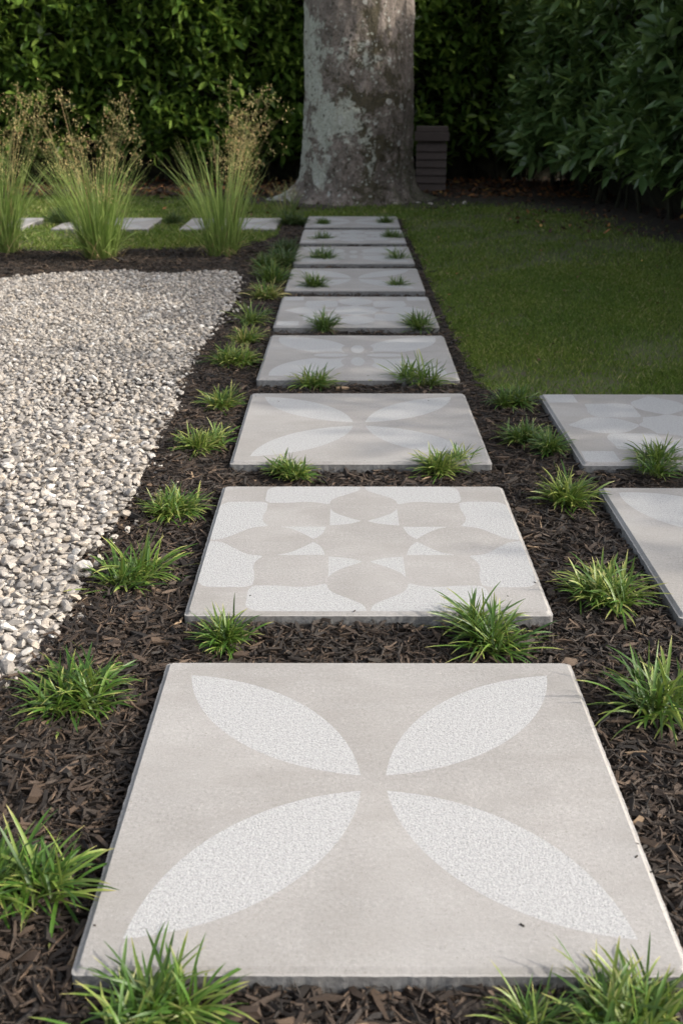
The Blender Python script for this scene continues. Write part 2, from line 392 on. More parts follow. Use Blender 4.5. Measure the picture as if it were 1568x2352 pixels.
def cut(p):                                    # pull the petal's foot clear of the four small almonds
    x, y = p
    if math.hypot(x, y) < .01: return p
    for ex, ey, rx, ry in ((0, .29, .175, .27), (.29, 0, .27, .175)):
        d = math.sqrt(((x - ex) / rx) ** 2 + ((y - ey) / ry) ** 2)
        if d < 1: x, y = ex + (x - ex) / d, ey + (y - ey) / d
    return (x, y)
PAT['flower'] = sym4([cut(p) for p in big]) + sym4(ell(0, .285, .072, .185))

def slab_mesh(pat):
    """rounded square slab, chamfered lip, pattern cut into its top face"""
    cr, ch, th = .006, .0035, .055
    def ring(ins, z, rr):
        pts = []
        for sx, sy, a0 in ((1, 1, 0), (-1, 1, 90), (-1, -1, 180), (1, -1, 270)):
            c_ = HS - ins - rr
            for i in range(5):
                an = R(a0 + 22.5 * i); pts.append((sx * c_ + rr * math.cos(an), sy * c_ + rr * math.sin(an), z))
        return pts
    # long sides get extra points with a little roughness so that the arris is not a ruled line
    def dense(pts, jit, seed):
        r = random.Random(seed); out = []
        for i in range(len(pts)):
            p, q = Vector(pts[i]), Vector(pts[(i + 1) % len(pts)]); L = (q - p).length; n = max(1, int(L / .006))
            for j in range(n):
                v = p.lerp(q, j / n)
                if n > 3 and j: v.x += r.uniform(-jit, jit) * .4; v.y += r.uniform(-jit, jit) * .4
                out.append(v)
        return out
    rings = [dense(ring(.0075, 0, cr), 0, 1), dense(ring(.0066, -.0007, cr), .0, 1), dense(ring(.0026, -.0050, cr), .0004, 2), dense(ring(0, -.0055, cr), .0014, 3), dense(ring(0.001, -th, cr), .0014, 4)]
    n = min(len(r) for r in rings)
    # resample all rings to the same count by using identical subdivision of ring 0
    def resample(r, m):
        idx = [i * len(r) / m for i in range(m)]
        return [r[int(i)].lerp(r[(int(i) + 1) % len(r)], i - int(i)) for i in idx]
    rings = [resample(r, n) for r in rings]
    top2 = [Vector((v.x, v.y)) for v in rings[0]]
    vin = list(top2); edges = [(i, (i + 1) % n) for i in range(n)]
    for poly in PAT[pat]:
        b = len(vin); m = len(poly)
        vin += [Vector((x * HS, y * HS)) for x, y in poly]; edges += [(b + i, b + (i + 1) % m) for i in range(m)]
    vo, eo, fo, ov, oe, of = delaunay_2d_cdt(vin, edges, [], 1, 1e-5)
    V = [(v.x, v.y, 0.0) for v in vo]; faces = []; mi = []
    for f in fo:
        cx = sum(vo[i].x for i in f) / len(f); cy = sum(vo[i].y for i in f) / len(f)
        ins = any(pip([(x * HS, y * HS) for x, y in poly], np.array([cx]), np.array([cy]))[0] for poly in PAT[pat])
        faces.append(tuple(f)); mi.append(1 if ins else 0)
    # match ring 0 to the triangulated outline
    omap = {}
    for i, src in enumerate(ov):
        for s_ in src:
            if s_ < n: omap[s_] = i
    base = len(V)
    for r in rings[1:]: V += [tuple(v) for v in r]
    def idx(k, i): return omap[i] if k == 0 else base + (k - 1) * n + i
    for k in range(4):
        for i in range(n):
            j = (i + 1) % n
            faces.append((idx(k, j), idx(k, i), idx(k + 1, i), idx(k + 1, j))); mi.append(0 if k < 3 else 2)
    faces.append(tuple(idx(4, i) for i in range(n))[::-1]); mi.append(2)
    me = bpy.data.meshes.new('paving_slab'); me.from_pydata(V, [], faces); me.update()
    me.materials.append(CONC); me.materials.append(AGG); me.materials.append(SIDE)
    me.polygons.foreach_set('material_index', mi)
    me.validate(); return me
SLAB = {k: slab_mesh(k) for k in PAT}
plabel = {0: 'nearest slab, four pale petals meeting like a cross, filling the front of the path',
          1: 'second slab of the path, pale eight-lobed tracery round a grey star',
          2: 'third slab of the path, four pale petals, crossed by the edge of the shade',
          3: 'fourth slab of the path, large petals round four small white ovals, half in shade',
          4: 'fifth slab of the path, pale tile-like lobes round a square centre, in shade',
          5: 'sixth slab of the path, four pale petals, in shade beside the lawn',
          6: 'seventh slab of the path, faint petals round small ovals, third from the trunk',
          7: 'eighth slab of the path, faint lobed tracery, second from the tree trunk',
          8: 'last and smallest slab of the path, just in front of the tree trunk',
          9: 'shaded slab at the right with pale ogee lobes, its far edge against the lawn',
          10: 'slab cut by the right photo edge, large faint petals, sunlit front corner',
          11: 'slab of the cross path behind the right-hand tall grass, nearest the trunk',
          12: 'slab of the cross path behind the middle tall grass',
          13: 'leftmost slab of the cross path, behind the left tall grass, cut by the photo edge'}
grp = {'main': 'patterned slabs of the garden path', 'right': 'slabs of the right-hand path', 'left': 'slabs of the cross path behind the tall grasses'}
rs = random.Random(5)
for i, (x, y, p, gname) in enumerate(slabs):
    o = link('paving_slab', SLAB[p], None, (x + rs.uniform(-.002, .002), y, rs.uniform(-.001, .001) - (.006 if gname == 'left' else 0)), R(rs.uniform(-.25, .25)))
    tag(o, plabel[i], 'paving slab', grp[gname], kind='thing')
def in_slab(x, y, m=0.0):
    r = np.zeros(np.shape(x), bool)
    for sx, sy, _, _ in slabs: r |= (np.abs(x - sx) < HS - m) & (np.abs(y - sy) < HS - m)
    return r
def in_view(x, y, m=.25):
    dep = y * math.cos(R(PITCH)) + CAM_H * math.sin(R(PITCH))
    return (np.abs(x) < .322 * dep + m) & (y > .55 - m)

# ------------------------------------------------------------------ bark mulch chips (one stuff object)
def chips(n, y0, y1, smin, smax, x0=-2.8, x1=1.7):
    x = rng.uniform(x0, x1, n); y = rng.uniform(y0, y1, n)
    jx, jy = x + rng.normal(0, .018, n), y + rng.normal(0, .018, n)
    k = pip(mulch_poly, jx, jy) & ~in_slab(x, y, -.002) & ~pip(gravel_poly, jx, jy) & in_view(x, y, .7) & (in_view(x, y, .2) | (rng.random(n) < .75))
    x, y = x[k], y[k]; n = len(x)
    L = smin + (smax - smin) * rng.random(n) ** 2.6; big = rng.random(n) < .045
    W = L * rng.uniform(.05, .22, n); W = np.where(big, L * rng.uniform(.25, .45, n), W)
    T = W * rng.uniform(.25, .7, n)
    # splinter: 3 cross sections of 4
    s = np.array([-.5, 0, .5]); V = np.zeros((n, 12, 3))
    bend = rng.normal(0, .12, n); tw = rng.normal(0, .35, n)
    for j in range(3):
        ww = W * (rng.uniform(.35, 1.0, n) if j != 1 else rng.uniform(.8, 1.1, n)); tt = T * (rng.uniform(.4, 1., n) if j != 1 else 1)
        sk = rng.uniform(-.10, .10, (n, 4)) * L[:, None]
        for q, (a_, b_) in enumerate(((-.5, -.5), (.5, -.5), (.5, .5), (-.5, .5))):
            V[:, j * 4 + q, 0] = s[j] * L + sk[:, q]
            V[:, j * 4 + q, 1] = a_ * ww + (bend * L if j == 1 else 0)
            V[:, j * 4 + q, 2] = b_ * tt
    M = rot_batch(rng.uniform(0, 6.283, n), rng.normal(0, .24, n), rng.normal(0, .6, n))
    V = np.einsum('nij,nkj->nki', M, V)
    z = mz(x, y) + rng.random(n) ** 1.5 * .012
    V += np.stack([x, y, z], 1)[:, None, :]
    fb = []
    for j in range(2):
        for q in range(4):
            r_ = (q + 1) % 4; fb.append((j * 4 + q, j * 4 + r_, j * 4 + 4 + r_, j * 4 + 4 + q))
    fb += [(3, 2, 1, 0), (8, 9, 10, 11)]
    Fc = (np.arange(n)[:, None, None] * 12 + np.array(fb)[None]).reshape(-1, 4)
    rnd = np.repeat(np.clip(rng.random(n) ** 1.3 * .9 + (rng.random(n) < .02) * .3, 0, 1), 12)
    return V.reshape(-1, 3), Fc, rnd
def join(parts):
    vs, fs, rs_, off = [], [], [], 0
    for v, f, r_ in parts: vs.append(v); fs.append(f + off); rs_.append(r_); off += len(v)
    return np.concatenate(vs), np.concatenate(fs), np.concatenate(rs_)
v, f, r_ = join([chips(520000, -.1, 2.2, .005, .037, -1.7, 1.9), chips(190000, 2.2, 3.8, .006, .038, -2.3, 2.3), chips(110000, 3.8, 7.6, .010, .045, -3.4, .5)])
o = link('bark_mulch', mesh_np('bark_mulch', v, f, CHIP, {'rnd': r_}, smooth=False))
tag(o, 'dark brown shredded bark mulch between the slabs and the gravel', 'bark mulch', kind='stuff')

def crumbs(n):
    k = rng.integers(0, 5, n); side = rng.integers(0, 4, n); t = rng.uniform(-HS, HS, n); d = np.abs(rng.normal(0, .035, n)) + .004
    cx = np.array([slabs[i][0] for i in k]); cy = np.array([slabs[i][1] for i in k])
    x = np.where(side == 0, HS - d, np.where(side == 1, d - HS, t)); y = np.where(side == 2, HS - d, np.where(side == 3, d - HS, t))
    s1 = rng.uniform(.0007, .002, n); L = s1 * rng.uniform(1, 3.2, n); M = rot_batch(rng.uniform(0, 6.28, n), rng.normal(0, .1, n), rng.normal(0, .3, n))
    cube = np.array([(a_, b_, c_) for a_ in (-.5, .5) for b_ in (-.5, .5) for c_ in (-.5, .5)])
    V = cube[None] * np.stack([L, s1, s1 * .6], 1)[:, None] ; V = np.einsum('nij,nkj->nki', M, V) + np.stack([cx + x, cy + y, s1 * .3 + .0006], 1)[:, None]
    fb = np.array([(0, 1, 3, 2), (4, 6, 7, 5), (0, 4, 5, 1), (2, 3, 7, 6), (0, 2, 6, 4), (1, 5, 7, 3)])
    return V.reshape(-1, 3), (np.arange(n)[:, None, None] * 8 + fb[None]).reshape(-1, 4), np.repeat(rng.random(n) * .8, 8)
v, f, r_ = crumbs(22)
tag(link('bark_crumbs', mesh_np('bark_crumbs', v, f, CHIP, {'rnd': r_}, smooth=False)), 'tiny crumbs of bark scattered on the slab edges', 'bark crumbs', kind='stuff')
# ------------------------------------------------------------------ gravel (one stuff object)
def ico(sub=2):
    import bmesh
    bm = bmesh.new(); bmesh.ops.create_icosphere(bm, subdivisions=sub, radius=1)
    v = np.array([x.co[:] for x in bm.verts]); f = np.array([[q.index for q in t.verts] for t in bm.faces]); bm.free(); return v, f
IV, IF = ico()
def stones(x, y, z, size):
    n = len(x); nt_ = 48
    T = np.empty((nt_, len(IV), 3))
    for k in range(nt_):
        V = IV.copy()
        for _ in range(8):                       # flatten random facets for an angular tumbled look
            d = rng.normal(size=3); d /= np.linalg.norm(d); lim = rng.uniform(.42, .78)
            h = V @ d; V = V - np.outer(np.clip(h - lim, 0, None) * 1.0, d)
        V *= 1 + .07 * np.sin(V[:, [1, 2, 0]] * 3 + rng.uniform(0, 6, 3))
        T[k] = V * np.array([rng.uniform(.9, 1.25), rng.uniform(.7, .95), rng.uniform(.38, .65)])
    k = rng.integers(0, nt_, n)
    M = rot_batch(rng.uniform(0, 6.283, n), rng.normal(0, .30, n), rng.normal(0, .30, n))
    V = np.einsum('nij,nkj->nki', M, T[k] * size[:, None, None]) + np.stack([x, y, z], 1)[:, None]
    Fc = (np.arange(n)[:, None, None] * len(IV) + IF[None]).reshape(-1, 3)
    return V.reshape(-1, 3), Fc, np.repeat(rng.random(n), len(IV)), np.repeat(rng.random(n), len(IV))
def gravel_pts(sp, y0, y1, jit=.5, loose=.010):
    xs, ys = np.meshgrid(np.arange(-3.2, 0, sp), np.arange(y0, y1, sp)); x = xs.ravel() + rng.uniform(-jit, jit, xs.size) * sp; y = ys.ravel() + rng.uniform(-jit, jit, xs.size) * sp
    e = rng.normal(0, loose, (2, len(x)))
    k = pip(gravel_poly, x + e[0], y + e[1]) & in_view(x, y, .75); return x[k], y[k]
X_, Y_, Z_, S_ = [], [], [], []
for sp, y0, y1, s0, s1, zz in ((.0140, .3, 5.3, .006, .0105, .0), (.019, .3, 5.3, .007, .0135, .006), (.06, .3, 5.3, .010, .0175, .008)):
    x, y = gravel_pts(sp, y0, y1); X_.append(x); Y_.append(y); n = len(x)
    S_.append(s0 + (s1 - s0) * rng.random(n) ** 1.6); Z_.append(-.008 + zz + .003 * wob(x, y, 2) + rng.uniform(0, .004, n))
gp_ = np.array(gravel_poly[:22]); k_ = rng.integers(0, 21, 260); u_ = rng.random(260)[:, None]; q_ = gp_[k_] * (1 - u_) + gp_[k_ + 1] * u_      # strays along the edge
X_.append(q_[:, 0] + np.abs(rng.normal(0, .028, 260)) + .004); Y_.append(q_[:, 1] + rng.normal(0, .02, 260)); S_.append(rng.uniform(.004, .011, 260)); Z_.append(np.full(260, -.012))
x, y, z, s_ = map(np.concatenate, (X_, Y_, Z_, S_))
near = (y < 2.7) & in_view(x, y, .1)
va, fa, ra, r2a = stones(x[near], y[near], z[near], s_[near]); IVn, IFn = IV, IF; IV, IF = ico(1)
vb, fb_, rb, r2b = stones(x[~near], y[~near], z[~near], s_[~near]); IV, IF = IVn, IFn
v = np.concatenate([va, vb]); f = np.concatenate([fa, fb_ + len(va)]); r_ = np.concatenate([ra, rb]); r2 = np.concatenate([r2a, r2b])
o = link('gravel', mesh_np('gravel', v, f, PEB, {'rnd': r_, 'rnd2': r2}, smooth=False))
tag(o, 'bed of pale grey and beige pebbles at the left of the path', 'gravel', kind='stuff')
print('stones', len(x))

# ------------------------------------------------------------------ lawn grass (stuff)
def blades(n, x0, x1, y0, y1, poly_ok, h, wd, z0=GZ + .006):
    x = rng.uniform(x0, x1, n); y = y0 + (y1 - y0) * rng.random(n) ** 1.25
    dens = .52 + .28 * wob(x, y, .55, 2) + .30 * wob(x, y, 2.3, 5)
    k = poly_ok(x, y) & in_view(x, y, .9) & (rng.random(n) < np.clip(dens, .12, 1))
    x, y = x[k], y[k]; n = len(x)
    H = h * rng.uniform(.5, 1.25, n); az = rng.uniform(0, 6.283, n); ln = rng.uniform(.1, .9, n) * H; wa = rng.uniform(0, 6.283, n)
    sc_ = 1 + np.clip(y - 3, 0, 6) * .18; W = wd * sc_ * rng.uniform(.6, 1.2, n)
    V = np.zeros((n, 4, 3)); bx, by = np.cos(wa) * W / 2, np.sin(wa) * W / 2
    V[:, 0] = np.stack([x - bx, y - by, np.full(n, z0)], 1); V[:, 1] = np.stack([x + bx, y + by, np.full(n, z0)], 1)
    mx, my = x + np.cos(az) * ln * .35, y + np.sin(az) * ln * .35
    V[:, 2] = np.stack([mx + bx * .8, my + by * .8, z0 + H * .62], 1)
    V[:, 3] = np.stack([x + np.cos(az) * ln, y + np.sin(az) * ln, z0 + H * .95], 1)
    i = np.arange(n)[:, None] * 4
    Fc = np.concatenate([i + np.array([[0, 1, 2]]), i + np.array([[0, 2, 3]])])
    return V.reshape(-1, 3), Fc, np.repeat(rng.random(n), 4)
ok = lambda x, y: ~pip(mulch_poly, x, y) & ~in_slab(x, y, -.005) & ~(pip(soil_poly, x + rng.normal(0, .16, x.shape), y + rng.normal(0, .22, x.shape)))
v, f, r_ = join([blades(290000, .34, 2.9, 2.93, 5.3, ok, .017, .0022), blades(150000, .30, 3.2, 5.0, 8.9, ok, .020, .003)])
o = link('lawn_grass', mesh_np('lawn_grass', v, f, BLADE, {'rnd': r_}, smooth=False))
tag(o, 'short thin dark green grass of the shaded lawn at the right of the path', 'grass', kind='stuff')
v, f, r_ = blades(170000, -4.6, .4, 5.82, 9.2, ok, .028, .003)
o = link('lawn_grass', mesh_np('lawn_grass_rear', v, f, BLADE, {'rnd': r_}, smooth=False))
tag(o, 'strips of short olive grass around the cross path behind the tall grasses', 'grass', kind='stuff')

# ------------------------------------------------------------------ strap-leaved clumps
def ribbon_set(B, az, el0, droop, L, W, rnd, rows=7, twist=None, prof=None, cols=3, fold=.25):
    n = len(L); t = np.linspace(0, 1, rows)
    el = el0[:, None] - droop[:, None] * t[None] ** 1.3
    st = L[:, None] / (rows - 1)
    dx = np.cos(el) * st; dz = np.sin(el) * st
    hx = np.concatenate([np.zeros((n, 1)), np.cumsum(dx[:, :-1], 1)], 1); hz = np.concatenate([np.zeros((n, 1)), np.cumsum(dz[:, :-1], 1)], 1)
    cx = B[:, 0, None] + np.cos(az)[:, None] * hx; cy = B[:, 1, None] + np.sin(az)[:, None] * hx; cz = B[:, 2, None] + hz
    if prof is None: prof = np.interp(t, [0, .15, .5, .8, .93, 1], [.55, .8, 1, .8, .45, .06])
    tw = np.zeros(n) if twist is None else twist
    ta = tw[:, None] * (.3 + t[None])
    sx = -np.sin(az)[:, None] * np.cos(ta); sy = np.cos(az)[:, None] * np.cos(ta); sz = np.sin(ta)
    nx_, ny_, nz_ = -np.sin(el) * np.cos(az)[:, None], -np.sin(el) * np.sin(az)[:, None], np.cos(el)
    w_ = W[:, None] * prof[None] / 2
    V = np.empty((n, rows, cols, 3))
    for c_, u in enumerate(np.linspace(-1, 1, cols)):
        lift = abs(u) * fold * w_
        V[:, :, c_, 0] = cx + sx * w_ * u + nx_ * lift; V[:, :, c_, 1] = cy + sy * w_ * u + ny_ * lift; V[:, :, c_, 2] = cz + sz * w_ * u + nz_ * lift
    g_ = grid_faces(cols, rows); Fc = (np.arange(n)[:, None, None] * rows * cols + g_[None]).reshape(-1, 4)
    return V.reshape(-1, 3), Fc, np.repeat(rnd, rows * cols), np.tile(np.repeat(t, cols), n)
def clump_mesh(seed, nb=120, Lm=.115, W=.0046, spread=.018, crowns=2):
    r = np.random.default_rng(seed); nb = int(nb * 1.6)
    cc = r.normal(0, spread, (crowns, 2)); k = r.integers(0, crowns, nb)
    B = np.zeros((nb, 3)); B[:, :2] = cc[k] + r.normal(0, .013, (nb, 2))
    az = r.uniform(0, 6.283, nb) ; el0 = np.radians(np.clip(r.normal(44, 18, nb), 5, 80)); up = r.random(nb) < .07; el0[up] = np.radians(r.uniform(62, 88, up.sum()))
    L = Lm * (.45 + .6 * r.random(nb) ** 1.2) * .9; droop = np.radians(r.uniform(15, 85, nb)); droop[up] *= .3
    v, f, a1, a2 = ribbon_set(B, az, el0, droop, L, W * r.uniform(.7, 1.2, nb), r.random(nb), twist=r.normal(0, .5, nb))
    v[:, :2] -= v[:, :2].mean(0)
    v[:, 2] = np.maximum(v[:, 2], -.002 + .003 * r.random(len(v)))
    return mesh_np('strap_leaf_clump', v, f, STRAP, {'rnd': a1, 't': a2})
CL = [clump_mesh(11, 190), clump_mesh(12, 150, .12), clump_mesh(13, 220, .105, .0043, .022, 3), clump_mesh(14, 170, .125, .0044, .02, 2),
      clump_mesh(15, 130, .11, .0046, .018, 2), clump_mesh(16, 240, .11, .0044, .028, 4), clump_mesh(17, 180, .13, .0050, .026, 4),
      clump_mesh(18, 90, .14, .0048, .024, 2), clump_mesh(19, 200, .095, .0042, .024, 3), clump_mesh(20, 140, .12, .0046, .03, 2), clump_mesh(21, 170, .115, .0050, .016, 1)]
SP = 'low strap-leaved clump '
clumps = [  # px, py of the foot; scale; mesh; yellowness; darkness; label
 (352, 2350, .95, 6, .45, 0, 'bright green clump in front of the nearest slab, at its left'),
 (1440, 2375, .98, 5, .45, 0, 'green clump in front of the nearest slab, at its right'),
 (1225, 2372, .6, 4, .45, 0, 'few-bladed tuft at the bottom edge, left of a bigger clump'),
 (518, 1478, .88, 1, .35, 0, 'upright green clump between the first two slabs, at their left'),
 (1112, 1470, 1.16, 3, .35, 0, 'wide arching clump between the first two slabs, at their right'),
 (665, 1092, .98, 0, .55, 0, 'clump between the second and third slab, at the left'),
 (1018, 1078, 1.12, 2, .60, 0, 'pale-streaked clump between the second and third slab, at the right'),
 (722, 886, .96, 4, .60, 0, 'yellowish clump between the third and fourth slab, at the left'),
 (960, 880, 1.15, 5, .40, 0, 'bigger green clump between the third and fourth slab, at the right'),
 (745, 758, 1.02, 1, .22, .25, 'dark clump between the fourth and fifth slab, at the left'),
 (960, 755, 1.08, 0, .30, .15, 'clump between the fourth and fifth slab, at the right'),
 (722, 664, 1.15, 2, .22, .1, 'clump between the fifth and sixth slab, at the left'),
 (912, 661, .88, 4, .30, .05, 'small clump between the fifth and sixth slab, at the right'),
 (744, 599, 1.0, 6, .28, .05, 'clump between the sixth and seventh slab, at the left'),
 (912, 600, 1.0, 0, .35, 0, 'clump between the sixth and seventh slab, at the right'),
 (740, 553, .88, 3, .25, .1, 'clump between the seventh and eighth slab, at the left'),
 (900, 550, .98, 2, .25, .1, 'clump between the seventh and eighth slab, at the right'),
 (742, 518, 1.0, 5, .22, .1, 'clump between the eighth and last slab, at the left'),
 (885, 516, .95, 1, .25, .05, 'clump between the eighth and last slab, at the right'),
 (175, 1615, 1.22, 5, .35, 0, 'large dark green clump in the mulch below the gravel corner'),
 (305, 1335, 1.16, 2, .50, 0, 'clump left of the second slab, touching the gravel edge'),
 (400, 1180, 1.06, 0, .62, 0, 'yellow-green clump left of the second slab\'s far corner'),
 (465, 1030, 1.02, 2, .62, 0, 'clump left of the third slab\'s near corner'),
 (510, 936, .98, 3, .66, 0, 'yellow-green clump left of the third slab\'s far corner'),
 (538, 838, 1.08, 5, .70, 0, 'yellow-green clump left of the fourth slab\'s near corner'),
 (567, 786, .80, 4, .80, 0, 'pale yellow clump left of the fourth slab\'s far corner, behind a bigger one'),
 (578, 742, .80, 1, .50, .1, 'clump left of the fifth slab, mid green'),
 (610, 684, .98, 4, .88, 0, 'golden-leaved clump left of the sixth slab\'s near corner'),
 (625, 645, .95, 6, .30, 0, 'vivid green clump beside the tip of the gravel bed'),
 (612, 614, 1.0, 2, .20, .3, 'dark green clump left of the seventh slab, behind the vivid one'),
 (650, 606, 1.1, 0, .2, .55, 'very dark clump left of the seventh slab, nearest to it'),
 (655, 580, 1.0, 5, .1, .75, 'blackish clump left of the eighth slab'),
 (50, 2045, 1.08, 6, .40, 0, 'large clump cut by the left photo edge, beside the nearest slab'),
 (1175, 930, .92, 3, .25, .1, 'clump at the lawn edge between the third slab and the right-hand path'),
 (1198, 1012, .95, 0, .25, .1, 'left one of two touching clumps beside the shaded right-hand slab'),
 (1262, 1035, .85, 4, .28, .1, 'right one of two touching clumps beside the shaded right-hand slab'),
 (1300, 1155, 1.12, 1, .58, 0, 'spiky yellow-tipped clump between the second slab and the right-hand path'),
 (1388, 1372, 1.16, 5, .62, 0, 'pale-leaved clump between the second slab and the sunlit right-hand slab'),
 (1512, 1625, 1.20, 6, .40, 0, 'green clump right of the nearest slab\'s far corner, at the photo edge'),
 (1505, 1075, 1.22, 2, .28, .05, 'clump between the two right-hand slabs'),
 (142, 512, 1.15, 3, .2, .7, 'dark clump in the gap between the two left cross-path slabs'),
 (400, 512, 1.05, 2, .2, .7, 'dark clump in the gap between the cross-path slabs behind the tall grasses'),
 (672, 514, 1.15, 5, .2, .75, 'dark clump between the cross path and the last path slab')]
for i, (px, py, s, m, yl, dk, lab) in enumerate(clumps):
    z = -.016
    x, y = G(px, py, z)
    r = random.Random(i * 7 + 3)
    if i % 3 == 2: m = 7 + (i // 3) % 4
    o = link('strap_leaf_plant', CL[m], None, (x, y, z), r.uniform(0, 6.28)); s *= .78 if py > 1000 else (1.12 if px < 680 and py < 790 else .86)
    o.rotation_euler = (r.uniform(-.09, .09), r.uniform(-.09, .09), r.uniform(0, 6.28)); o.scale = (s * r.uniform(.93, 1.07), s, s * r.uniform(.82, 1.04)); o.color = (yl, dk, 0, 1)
    tag(o, lab, 'grass clump', 'low strap-leaved clumps planted along the paths')

# ------------------------------------------------------------------ tall airy grasses
def reed_clump(seed, hgt, nb, lean, nst, tall=0, spread=1.0):
    r = np.random.default_rng(seed)
    B = np.zeros((nb, 3)); rr = np.sqrt(r.random(nb)) * .075; a0 = r.uniform(0, 6.283, nb)
    B[:, 0] = rr * np.cos(a0); B[:, 1] = rr * np.sin(a0)
    az = a0 + r.normal(0, .5, nb); el0 = np.radians(np.clip(84 - rr / .075 * 15 * spread + r.normal(0, 5, nb), 40, 92))
    L = hgt * (.22 + .75 * r.random(nb) ** .8); droop = np.radians(np.abs(r.normal(0, 30, nb)) + 2)
    low = r.random(nb) < .14; L[low] *= .5; el0[low] -= .35; droop[low] += .6
    v, f, a1, a2 = ribbon_set(B, az, el0, droop, L, .0068 * r.uniform(.6, 1.2, nb), r.random(nb), rows=9, twist=r.normal(0, .8, nb), cols=3,
                              prof=np.interp(np.linspace(0, 1, 9), [0, .3, .7, 1], [.8, 1, .7, .05]))
    leaves = mesh_np('leaves', v, f, REED, {'rnd': a1, 't': a2})
    # stems
    a0 = r.uniform(0, 6.283, nst) if not lean else r.normal(0, 1.3, nst); rr = np.sqrt(r.random(nst)) * .05
    B = np.stack([rr * np.cos(a0), rr * np.sin(a0), np.zeros(nst)], 1)
    L = hgt * r.uniform(.7, 1.3, nst)
    el0 = np.radians(87 - 15 * r.random(nst) ** 1.3); droop = np.radians(4 + 38 * r.random(nst) ** 1.6)
    if tall: L[:tall] = hgt * np.array([1.32, 1.05])[:tall]; el0[:tall] = np.radians(88); droop[:tall] = .05
    v, f, a1, a2 = ribbon_set(B, a0, el0, droop, L, np.full(nst, .0035), r.random(nst), rows=10, cols=3, fold=.8, prof=np.linspace(1, .5, 10))
    V = v.reshape(nst, 10, 3, 3)[:, :, 1]                     # centre lines
    stems = [(v, f, a1)]; seeds = []
    # panicle: hair-thin branchlets with spikelets over the top 35 %
    nbr = 12; sb, se, rn = [], [], []
    P, D_, Ls = [], [], []
    for i in range(nst):
        for j in range(nbr):
            u = r.uniform(.60, 1.0) * 9; k = min(int(u), 8); p = V[i, k] + (V[i, k + 1] - V[i, k]) * (u - k)
            P.append(p); D_.append(r.uniform(0, 6.283)); Ls.append((1.06 - u / 9) * .40 * hgt * r.uniform(.6, 1.1) + .03)
    P = np.array(P); D_ = np.array(D_); Ls = np.array(Ls); n = len(P)
    v, f, a1, a2 = ribbon_set(P, D_, np.radians(r.uniform(5, 60, n)), np.radians(r.uniform(0, 50, n)), Ls, np.full(n, .0013), r.random(n), rows=5, cols=2, prof=np.ones(5))
    stems.append((v, f, a1)); bl = v.reshape(n, 5, 2, 3).mean(2)
    ns = 6; q = bl[:, 2:].reshape(-1, 3); q = q[r.integers(0, len(q), n * ns)] + r.normal(0, .010, (n * ns, 3)); m = len(q)
    v2, f2, b1, b2 = ribbon_set(q, r.uniform(0, 6.283, m), r.uniform(-1, 1.2, m), r.uniform(-.4, .6, m), r.uniform(.008, .015, m), r.uniform(.003, .005, m), r.random(m), rows=3, cols=2, prof=np.array([.3, 1, .2]))
    return leaves, join(stems), (v2, f2, b1)
tall = [((8, 584), 101, .70, 360, 22, 0, .55, 'tall airy grass cut by the left photo edge'),
        ((232, 596), 102, .66, 470, 26, 0, .75, 'broad fan-shaped tall grass behind the gravel, middle of the three'),
        ((512, 588), 103, .68, 290, 22, 2, .55, 'tall grass nearest the trunk with a high golden seed plume')]
for (pp, seed, hg, nb, nst, tl, spd, lab) in tall:
    z = -.02; x, y = G(*pp, z=z)
    e = bpy.data.objects.new('ornamental_grass', None); C.objects.link(e); e.location = (x, y, z); e.empty_display_size = .1
    tag(e, lab, 'ornamental grass', 'three tall ornamental grasses behind the gravel')
    lv, st_, sd_ = reed_clump(seed, hg, nb, seed == 103, nst, tl, spd)
    lo = link('leaves', lv, e); lo.color = (.5, 0, 0, 1)
    r9 = np.random.default_rng(seed + 50); n9 = 46
    v9, f9, c9, d9 = ribbon_set(np.stack([r9.normal(0, .05, n9), r9.normal(0, .05, n9), np.zeros(n9)], 1), r9.uniform(0, 6.283, n9), np.radians(r9.uniform(20, 70, n9)), np.radians(r9.uniform(30, 110, n9)), r9.uniform(.10, .26, n9), np.full(n9, .0045), .6 + .4 * r9.random(n9))
    v9[:, 2] = np.maximum(v9[:, 2], .0)
    link('dead_straw', mesh_np('dead_straw', v9, f9, STEM, {'rnd': c9}), e)
    link('flower_stems', mesh_np('flower_stems', st_[0], st_[1], STEM, {'rnd': st_[2]}), e)
    link('seed_heads', mesh_np('seed_heads', sd_[0], sd_[1], SEED, {'rnd': sd_[2]}), e)
# small dry tuft by the trunk
lv, st_, sd_ = reed_clump(140, .22, 60, 0, 14, 0, 1.6)
x, y = G(655, 492, -.03)
e = bpy.data.objects.new('wispy_plant', None); C.objects.link(e); e.location = (x, y, -.03)
tag(e, 'small wispy dry plant at the left foot of the tree trunk', 'plant')
lo = link('leaves', lv, e); lo.color = (.4, .45, 0, 1)
link('flower_stems', mesh_np('flower_stems', st_[0], st_[1], STEM, {'rnd': st_[2]}), e)

